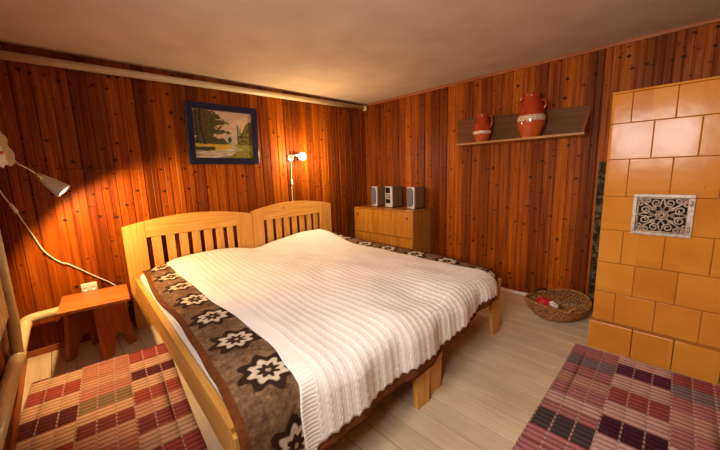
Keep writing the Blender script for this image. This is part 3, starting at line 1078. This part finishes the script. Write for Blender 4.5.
def paint(u, v):      # u right, v up, 0..1
    def nz(a, b, s=0.0):
        return mnoise.fractal(Vector((a, b, s)), 1.0, 2.0, 4)
    c = Vector((0.56, 0.40, 0.22)).lerp(Vector((0.50, 0.33, 0.22)), v) + Vector((0.06, 0.05, 0.05)) * nz(u * 4, v * 6, 1)
    # misty far side and the line of far trees
    if v < 0.50 and abs(u - 0.62) < 0.13 + 0.05 * nz(u * 6, v * 6, 3):
        c = c.lerp(Vector((0.34, 0.31, 0.26)), 0.7)
    top = 0.43 + 0.035 * nz(u * 14, 2.2) - 0.10 * smooth(0.45, 0.56, u)
    if v < top and u < 0.60:
        c = Vector((0.055, 0.06, 0.022)) + Vector((0.05, 0.05, 0.015)) * nz(u * 22, v * 22, 4)
    if math.hypot((u - 0.585) / 0.035, (v - 0.40) / 0.07) < 1 + 0.3 * nz(u * 30, v * 30):
        c = Vector((0.05, 0.055, 0.028))
    # poplars and the ochre wood on the right
    for pu, pt in ((0.735, 0.74), (0.775, 0.66)):
        if abs(u - pu) < 0.022 * (1.15 - v / pt * 0.7) + 0.008 * nz(v * 20, pu) and 0.30 < v < pt:
            c = Vector((0.115, 0.125, 0.085)) + Vector((0.04, 0.04, 0.03)) * nz(u * 40, v * 30, 5)
    edge = 0.69 + 0.40 * abs(v - 0.42) ** 1.3 + 0.03 * nz(3, v * 12, 7)
    if u > edge + 0.02 and v < 0.50 + 0.36 * smooth(0.72, 0.98, u) + 0.05 * nz(u * 14, 1.5):
        c = Vector((0.105, 0.085, 0.014)) + Vector((0.12, 0.09, 0.015)) * nz(u * 18, v * 18, 5)
    # big tree on the left in leafy tiers
    for cu, cv_, ru, rv in ((0.20, 0.90, 0.30, 0.085), (0.30, 0.76, 0.25, 0.07), (0.15, 0.68, 0.24, 0.09), (0.32, 0.575, 0.26, 0.055), (0.12, 0.50, 0.22, 0.10), (0.10, 0.82, 0.2, 0.12)):
        d = math.hypot((u - cu) / ru, (v - cv_ + 0.10 * (u - cu)) / rv)
        if d < 1.0 + 0.55 * nz(u * 17, v * 21, cu * 9):
            lf = nz(u * 30, v * 34, 8)
            c = Vector((0.050, 0.042, 0.010)) + Vector((0.16, 0.11, 0.02)) * max(0, lf)
    if abs(u - 0.13 - 0.03 * sin(v * 6)) < 0.016 and v > 0.2:
        c = Vector((0.022, 0.014, 0.007))
    if abs(u - 0.045) < 0.012 and v > 0.2:
        c = Vector((0.022, 0.014, 0.007))
    # meadow, river and banks
    if v < 0.295 + 0.015 * nz(u * 9, 0.7):
        c = Vector((0.44, 0.29, 0.03)) + Vector((0.10, 0.08, 0.02)) * nz(u * 16, v * 40, 2)
        if u > 0.66:
            c = Vector((0.20, 0.17, 0.025)) + Vector((0.10, 0.08, 0.01)) * nz(u * 24, v * 30, 3)
    mid = 0.22 - 0.30 * (0.66 - u) ** 2 if u < 0.66 else 0.22
    upper = (0.155 + 0.05 * smooth(0.3, 0.62, u)) + 0.012 * nz(u * 8, 0.3)
    if u > 0.58:
        upper += 0.05 * (1 - smooth(0.66, 0.74, u)) - 0.0
    lower = -0.02 + 0.20 * smooth(0.46, 0.80, u) + 0.012 * nz(u * 9, 4.3)
    if lower < v < upper and u < 0.80:
        c = Vector((0.50, 0.42, 0.30)).lerp(Vector((0.20, 0.18, 0.13)), max(0, min(1, 0.45 + 1.1 * nz(u * 5, v * 34, 6))))
    elif v <= lower:
        c = Vector((0.17, 0.15, 0.022)) + Vector((0.13, 0.11, 0.02)) * nz(u * 22, v * 26, 3)
    elif v < 0.24 and u < 0.33:
        c = Vector((0.045, 0.038, 0.012)) + Vector((0.03, 0.03, 0.01)) * nz(u * 20, v * 20, 9)
    return tuple(max(0.004, k) for k in c)


nu, nv = 130, 104
cw, ch = PW - 2 * FB - 0.006, PH - 2 * FB - 0.006
P = [[(-cw / 2 + cw * i / nu, -0.0145, FB + 0.003 + ch * j / nv) for j in range(nv + 1)] for i in range(nu + 1)]
C = [[paint(i / nu, j / nv) for j in range(nv + 1)] for i in range(nu + 1)]
cv = grid_mesh('canvas', P, None, None, M['canvas'], pic, C)
MB().box(-cw / 2 - 0.01, cw / 2 + 0.01, -0.012, -0.003, FB - 0.005, PH - FB + 0.005).build('backing', M['dark'], pic)

# ------------------------------------------------------------------ lamps
def cone(path_a, path_b, ra, rb, m_, parent, name='shade', tip=0.0):
    a, b_ = Vector(path_a), Vector(path_b)
    ax = b_ - a
    L_ = ax.length
    mat = Matrix.Translation(a) @ ax.to_track_quat('Z', 'Y').to_matrix().to_4x4()
    pr = [(ra * 0.6, 0.0), (ra, 0.008), (lerp(ra, rb, 0.35), L_ * 0.35), (lerp(ra, rb, 0.75), L_ * 0.75), (rb, L_), (rb - 0.003, L_ + 0.001), (lerp(ra, rb, 0.72), L_ * 0.75), (lerp(ra, rb, 0.3), L_ * 0.35), (ra * 0.5, 0.016)]
    return MB().lathe(pr, 24, mat, False).build(name, m_, parent), mat, L_


# wall lamp above the right headboard
wlp = empty('bedside_lamp', (-1.252, -0.0, 1.464))
tag(wlp, 'lit wall lamp with round base above the right headboard', 'lamp')
Q = lambda x, y, z: (x + 1.252, y, z - 1.464)
MB().lathe([(0.040, 0.0), (0.040, 0.012), (0.032, 0.022), (0.014, 0.026), (0.012, 0.034)], 28, Matrix.Rotation(pi / 2, 4, 'X')).build('wall_base', M['plastic'], wlp)
MB().lathe([(0.010, 0.0), (0.010, 0.012), (0.004, 0.014)], 16, Matrix.Translation((0, -0.030, 0)) @ Matrix.Rotation(pi / 2, 4, 'X')).build('centre_screw', M['dark'], wlp)
MB().tube(catmull([Q(-1.252, -0.030, 1.475), Q(-1.235, -0.060, 1.49), Q(-1.20, -0.075, 1.49), Q(-1.145, -0.082, 1.485)], 6), 0.007, 10).build('arm', M['plastic'], wlp)
hd = Vector(Q(-1.142, -0.080, 1.484))
dr = Vector((-0.42, -0.86, -0.12)).normalized()
MB().lathe([(0.012, -0.012), (0.024, -0.004), (0.026, 0.02), (0.034, 0.035), (0.032, 0.035), (0.022, 0.02)], 22, Matrix.Translation(hd) @ dr.to_track_quat('Z', 'Y').to_matrix().to_4x4(), False).build('lamp_holder', M['plastic'], wlp)
bm = bmesh.new()
bmesh.ops.create_icosphere(bm, subdivisions=3, radius=0.041)
mm = MB()
mm.frombm(bm, Matrix.Translation(hd + dr * 0.052), True)
mm.build('bulb', M['bulb'], wlp)
cordpts = [Q(-1.252, -0.014, 1.425), Q(-1.250, -0.012, 1.36), Q(-1.254, -0.012, 1.28), Q(-1.258, -0.012, 1.17), Q(-1.262, -0.012, 1.05), Q(-1.26, -0.012, 0.88)]
MB().tube(catmull(cordpts, 6), 0.0032, 8).build('cord', M['plastic'], wlp)
MB().box(*[v for v in (-0.0145, 0.0025)], -0.024, -0.004, -0.305, -0.245, 0.004).build('cord_switch', M['white'], wlp)
lt = bpy.data.lights.new('wall_lamp_light', 'POINT')
lt.energy, lt.color, lt.shadow_soft_size = 22, (1.0, 0.72, 0.40), 0.035
lo = bpy.data.objects.new('wall_lamp_light', lt)
COL.objects.link(lo)
lo.location = Vector((-1.252, 0, 1.464)) + hd + Vector((0.01, -0.17, -0.01))

# reading lamp over the stool
rl = empty('reading_lamp', (-3.59, -0.42, 1.43))
tag(rl, 'lit beige cone reading lamp at the left wall above the stool', 'lamp')
Q = lambda x, y, z: (x + 3.59, y + 0.42, z - 1.43)
MB().lathe([(0.035, -0.008), (0.035, 0.008), (0.02, 0.016)], 20, Matrix.Rotation(pi / 2, 4, 'Y')).build('wall_base', M['plastic'], rl)
MB().tube(catmull([Q(-3.58, -0.42, 1.43), Q(-3.50, -0.43, 1.425), Q(-3.42, -0.45, 1.386), Q(-3.37, -0.45, 1.348), Q(-3.352, -0.45, 1.326)], 8), 0.006, 10).build('gooseneck', M['brass'], rl)
A = Vector(Q(-3.352, -0.45, 1.326))
B = Vector(Q(-3.238, -0.475, 1.212))
ax = (B - A).normalized()
MB().lathe([(0.012, 0.0), (0.022, 0.008), (0.024, 0.03), (0.027, 0.036), (0.027, 0.044), (0.020, 0.048)], 22, Matrix.Translation(A) @ ax.to_track_quat('Z', 'Y').to_matrix().to_4x4()).build('socket_collar', M['brass'], rl)
sh_, mat_, L_ = cone(A + ax * 0.040, B, 0.026, 0.050, M['lampshade'], rl, 'lamp_shade')
mm = MB()
mm.lathe([(0.0005, 0.045), (0.030, 0.05), (0.034, 0.07), (0.043, L_ - 0.006), (0.0005, L_ - 0.004)], 22, mat_, False)
mm.build('bulb', M['lampin'], rl)
cp = [Q(-3.585, -0.43, 1.40), Q(-3.57, -0.30, 1.31), Q(-3.552, -0.06, 1.245), Q(-3.530, -0.02, 1.17), Q(-3.497, -0.016, 1.09), Q(-3.473, -0.014, 1.016), Q(-3.432, -0.014, 0.89), Q(-3.391, -0.014, 0.768),
      Q(-3.322, -0.014, 0.677), Q(-3.285, -0.014, 0.655), Q(-3.244, -0.014, 0.62), Q(-3.137, -0.014, 0.52), Q(-3.04, -0.014, 0.430), Q(-2.97, -0.02, 0.33), Q(-2.955, -0.022, 0.20)]
MB().tube(catmull(cp, 6), 0.0042, 8).build('cord', M['plastic'], rl)
a_, b_ = Vector(Q(-3.516, -0.016, 1.135)), Vector(Q(-3.488, -0.016, 1.065))
MB().tube([a_, a_.lerp(b_, 0.15), a_.lerp(b_, 0.85), b_], [0.006, 0.012, 0.012, 0.006], 10).build('cord_switch', M['plastic'], rl)
lt = bpy.data.lights.new('reading_lamp_light', 'SPOT')
lt.energy, lt.color, lt.shadow_soft_size = 58, (1.0, 0.60, 0.26), 0.03
lt.spot_size, lt.spot_blend = R(144), 0.35
lo = bpy.data.objects.new('reading_lamp_light', lt)
COL.objects.link(lo)
lo.location = Vector((-3.59, -0.42, 1.43)) + B + ax * 0.02
lo.rotation_euler = Vector((0.55, 0.27, -0.72)).to_track_quat('-Z', 'Y').to_euler()

# ------------------------------------------------------------------ socket, stool
sk = empty('power_socket', (-3.182, -0.0, 0.432))
tag(sk, 'cream double wall socket behind the stool', 'socket')
MB().box(-0.050, 0.050, -0.032, -0.002, -0.042, 0.042, 0.008).build('housing', M['plastic'], sk)
for x in (-0.024, 0.024):
    m = MB()
    m.lathe([(0.019, 0.0), (0.019, 0.004), (0.016, 0.004), (0.015, 0.001)], 20, Matrix.Translation((x, -0.033, 0)) @ Matrix.Rotation(pi / 2, 4, 'X'))
    m.build('outlet', M['white'], sk)

st = empty('stool', (-3.165, -0.255, 0), R(-5))
tag(st, 'reddish brown wooden stool standing between the left wall and bed', 'stool')
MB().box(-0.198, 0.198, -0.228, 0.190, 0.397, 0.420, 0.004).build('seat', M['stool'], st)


def slab(p0, p1, name):
    """trestle leg: board between two floor points, splayed outwards, with an arch cut from its foot"""
    p0, p1 = Vector((*p0, 0)), Vector((*p1, 0))
    d = (p1 - p0)
    w_ = d.length
    d.normalize()
    return p0, d, w_


def leg(p0, p1, lean, parent):
    p0, p1 = Vector(p0), Vector(p1)
    d = p1 - p0
    w_ = d.length
    d.normalize()
    nrm = Vector((-d.y, d.x))
    poly = [(0.0, 0.001), (0.075, 0.001), (0.095, 0.10), (w_ / 2, 0.150), (w_ - 0.085, 0.10), (w_ - 0.065, 0.001), (w_, 0.001), (w_ - 0.035, 0.396), (0.02, 0.396)]

    def fn(a, z, t):
        q = p0 + d * a + nrm * (t + lean * (1 - z / 0.396))
        return (q.x, q.y, z)
    MB().prism(poly, fn, -0.014, 0.014, 0.002).build('leg', M['stool_z'], parent)


# local coordinates of the stool
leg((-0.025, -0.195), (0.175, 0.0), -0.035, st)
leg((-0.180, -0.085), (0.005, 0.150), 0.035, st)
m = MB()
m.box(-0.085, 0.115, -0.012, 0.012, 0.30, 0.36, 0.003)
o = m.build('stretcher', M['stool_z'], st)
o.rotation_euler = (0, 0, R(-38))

# ------------------------------------------------------------------ rag rugs
def rug(name, corner, ang, ncol, cw_, length, groups, label, step=0.0115):
    """columns across (local x), bands along (local y)"""
    o_nx = []
    colx = []
    for c in range(ncol):
        colx += [(c * cw_ + 0.001, c, 'w'), (c * cw_ + 0.0075, c, 'w'), (c * cw_ + 0.009, c, 'b'), (c * cw_ + cw_ * 0.5, c, 'b'), ((c + 1) * cw_ - 0.001, c, 'b')]
    nr = int(length / step)
    rnd = random.Random(hash(label) % 1000 if False else len(label))
    P, C = [], []
    g_of = lambda c: groups[min(len(groups) - 1, c * len(groups) // ncol)]
    for j in range(nr + 1):
        y = j * step
        rowP, rowC = [], []
        jit = [rnd.uniform(0.88, 1.12) for _ in range(ncol)]
        for (x, c, kind) in colx:
            acc, colr, local = 0.0, None, 0
            for ln, cc in g_of(c):
                if y < acc + ln:
                    colr, local = cc, y - acc
                    break
                acc += ln
            if colr is None:
                total = acc
                yy = y % total
                acc = 0.0
                for ln, cc in g_of(c):
                    if yy < acc + ln:
                        colr, local = cc, yy - acc
                        break
                    acc += ln
            k = int(local / step + 0.01)
            v = Vector(colr) * jit[c]
            if k % 3 == 0:
                v = Vector((v.x * 0.50, v.y * 0.36, v.z * 0.38))
            if kind == 'w':
                v = v.lerp(Vector((0.60, 0.38, 0.29)), 0.65) if (j % 3) else v * 0.5
            rowC.append(tuple(v))
            lift = 0.0065 + (0.0018 if k % 3 else 0.0) - (0.002 if kind == 'w' else 0)
            wav = 0.004 * sin(y * 4 + c)
            rowP.append((x + (wav if c in (0, ncol - 1) else 0), -y, lift))
        P.append(rowP)
        C.append(rowC)
    o = grid_mesh(name, P, None, None, M['rag'], None, C)
    o.location = corner
    o.rotation_euler = (0, 0, ang)
    md = o.modifiers.new('thickness', 'SOLIDIFY')
    md.thickness = 0.005
    md.offset = -1
    tag(o, label, 'rug', 'striped rag rugs')
    return o


TAN, TAN2 = (0.62, 0.40, 0.25), (0.56, 0.31, 0.20)
RED, MAR, DRK = (0.36, 0.080, 0.058), (0.24, 0.058, 0.050), (0.12, 0.030, 0.032)
GRN, ROS = (0.27, 0.185, 0.095), (0.52, 0.22, 0.15)
g1 = [(0.02, DRK), (0.135, TAN), (0.15, RED), (0.165, TAN), (0.155, DRK), (0.17, TAN), (0.14, RED), (0.15, TAN2), (0.15, MAR), (0.16, TAN), (0.14, RED)]
g2 = [(0.05, ROS), (0.18, ROS), (0.12, TAN2), (0.11, ROS), (0.135, GRN), (0.10, TAN), (0.12, MAR), (0.13, TAN2), (0.13, ROS), (0.14, GRN), (0.15, TAN), (0.14, ROS)]
g3 = [(0.02, DRK), (0.16, RED), (0.12, TAN), (0.12, DRK), (0.14, TAN), (0.14, RED), (0.13, TAN2), (0.14, MAR), (0.15, TAN), (0.15, RED), (0.14, TAN)]
rug('rag_rug', (-3.555, -0.455, 0), R(-5.5), 9, 0.0835, 1.85, [g1, g2, g3], 'red and tan striped rag rug on the floor left of the beds')
PNK, LPK, GRY, DPU = (0.44, 0.18, 0.185), (0.62, 0.40, 0.34), (0.22, 0.175, 0.19), (0.125, 0.032, 0.065)
PMA, BLK, PTA = (0.34, 0.080, 0.085), (0.065, 0.018, 0.030), (0.54, 0.30, 0.21)
h1 = [(0.15, PNK), (0.13, GRY), (0.12, PNK), (0.12, PTA), (0.13, PNK), (0.12, LPK), (0.07, PNK), (0.15, (0.075, 0.062, 0.06)), (0.12, PNK), (0.13, PNK), (0.13, LPK)]
h2 = [(0.10, LPK), (0.14, DPU), (0.16, LPK), (0.15, PMA), (0.15, LPK), (0.15, BLK), (0.13, LPK), (0.14, PMA), (0.14, LPK), (0.13, DPU)]
h3 = [(0.13, PMA), (0.14, GRY), (0.14, PNK), (0.16, PTA), (0.15, PNK), (0.14, LPK), (0.14, GRY), (0.14, PNK), (0.13, PTA)]
rug('rag_rug', (-0.722, -2.795, 0), R(-88.7), 9, 0.0835, 2.3, [h1, h2, h3], 'pink and purple striped rag rug in front of the tiled stove')

# ------------------------------------------------------------------ wicker basket
bk = empty('wicker_basket', (-0.305, -2.565, 0), R(-20))
tag(bk, 'shallow oval wicker basket on the floor beside the tiled stove', 'basket')
RX, RY, HB = 0.262, 0.222, 0.145


def bp(q, k):      # k 0 bottom .. 1 rim
    fr_ = 0.58 + 0.42 * sin(k * pi / 2)
    rim = 0.018 * cos(2 * q) * k
    return Vector((RX * fr_ * cos(q), RY * fr_ * sin(q), 0.008 + (HB - 0.014) * k ** 1.15 + rim))


weave = MB()
NS = 52
for j in range(11):
    k = j / 11
    if j % 1 == 0:
        pts = []
        for i in range(NS * 2):
            q = 2 * pi * i / (NS * 2)
            p = bp(q, k)
            out = Vector((cos(q), sin(q), 0)) * (0.0045 * (1 if (i + 2 * j) % 4 < 2 else -1))
            pts.append(p + out)
        weave.tube(pts, 0.0052, 6, False, True)
weave.build('woven_side', M['wicker'], bk)
stk = MB()
for i in range(NS):
    q = 2 * pi * i / NS
    stk.tube([bp(q, kk / 6) for kk in range(7)], 0.004, 6)
stk.build('stakes', M['wicker'], bk, kind='stuff')
base = MB()
for rr_ in [i / 9 for i in range(1, 10)]:
    base.tube([(RX * 0.58 * rr_ * cos(q), RY * 0.58 * rr_ * sin(q), 0.009) for q in [2 * pi * i / 32 for i in range(32)]], 0.0075, 6, False, True)
base.build('base', M['wicker'], bk)
rimm = MB()
for ph in range(3):
    rimm.tube([bp(q, 1.0) + Vector((cos(q) * 0.006 * cos(q * 18 + ph * 2.1), sin(q) * 0.006 * cos(q * 18 + ph * 2.1), 0.006 + 0.006 * sin(q * 18 + ph * 2.1))) for q in [2 * pi * i / 140 for i in range(140)]], 0.0072, 6, False, True)
rimm.build('rim', M['wicker'], bk)
for qc in (R(75), R(255)):
    hm = MB()
    hm.tube(catmull([bp(qc - 0.28, 1.0) + Vector((0, 0, 0.008)), bp(qc - 0.15, 1.0) + Vector((0, 0, 0.030)), bp(qc, 1.0) + Vector((0, 0, 0.036)), bp(qc + 0.15, 1.0) + Vector((0, 0, 0.030)), bp(qc + 0.28, 1.0) + Vector((0, 0, 0.008))], 6), 0.011, 8)
    hm.build('handle', M['dark'] if qc < 2 else M['wicker'], bk)

pk = empty('crumpled_packet', (-0.375, -2.50, 0.024), R(35))
tag(pk, 'crumpled red and white packet lying in the wicker basket', 'packet')
def crumple(sx, sy, sz, seed):
    bm = bmesh.new()
    bmesh.ops.create_icosphere(bm, subdivisions=4, radius=1)
    for v in bm.verts:
        k = 1 + 0.35 * mnoise.noise(v.co * 2.3 + Vector((seed, 0, 0))) + 0.12 * mnoise.noise(v.co * 7 + Vector((0, seed, 0)))
        v.co = Vector((v.co.x * sx * k, v.co.y * sy * k, max(-0.65, v.co.z) * sz * k))
    return bm
m = MB()
m.frombm(crumple(0.120, 0.070, 0.075, 3.0), Matrix.Translation((0, 0, 0.055)))
m.build('wrapper', M['redpack'], pk)
m = MB()
m.frombm(crumple(0.048, 0.036, 0.026, 8.0), Matrix.Translation((-0.045, -0.035, 0.098)))
m.build('white_label_patch', M['whitepack'], pk)

# ------------------------------------------------------------------ curtain on the left window
ct = empty('window_curtain', (-3.565, -0.8, 2.0))
tag(ct, 'white curtain with red stripes and lace edge at the left window', 'curtain')
Q = lambda p: (p[0] + 3.565, p[1] + 0.8, p[2] - 2.0)
near = catmull([(-3.560, -0.46, 1.985), (-3.550, -0.475, 1.84), (-3.510, -0.485, 1.70), (-3.460, -0.495, 1.576), (-3.417, -0.50, 1.386)], 10)
knee = catmull([(-3.562, -0.66, 1.985), (-3.560, -0.66, 1.84), (-3.550, -0.64, 1.70), (-3.530, -0.62, 1.55), (-3.505, -0.60, 1.350)], 10)
far = catmull([(-3.565, -1.35, 1.985), (-3.565, -1.35, 1.84), (-3.565, -1.35, 1.70), (-3.56, -1.35, 1.52), (-3.555, -1.35, 1.335)], 10)
P, UVc, ED = [], [], []
NA = 60
for j in range(len(near)):
    a, kn, b = near[j], knee[j], far[j]
    rp, ru, re = [], [], []
    for i in range(NA + 1):
        k = i / NA
        p = a.lerp(kn, k / 0.35) if k < 0.35 else kn.lerp(b, (k - 0.35) / 0.65)
        wv = 0.014 * sin(k * 34) * smooth(0.2, 0.5, k)
        bulge = -0.05 * sin(min(1, k * 3) * pi) * (j / len(near)) ** 2 * 0.3
        sc = 0.006 * sin(j * 1.6) * (1 - smooth(0, 0.03, k))
        z = p.z + (0.008 * sin(k * 60) if j == len(near) - 1 else 0)
        px = max(p.x + wv + bulge + sc, -3.585)
        rp.append(Q((px, p.y, z)))
        ru.append((k, j / (len(near) - 1) * 0.62))
        re.append((k * 0.36, 1 - j / (len(near) - 1)))
    P.append(rp)
    UVc.append(ru)
    ED.append(re)
o = grid_mesh('curtain_cloth', P, UVc, ED, M['curtain'], ct)
md = o.modifiers.new('thickness', 'SOLIDIFY')
md.thickness = 0.003
MB().tube([Q((-3.565, -0.38, 2.0)), Q((-3.565, -2.05, 2.0))], 0.010, 10).build('curtain_rod', M['brass'], ct)
for y in (-0.42, -2.0):
    MB().box(*[c for c in (-0.033, 0.0)], y + 0.8 - 0.008, y + 0.8 + 0.008, -0.008, 0.008).build('rod_bracket', M['brass'], ct)
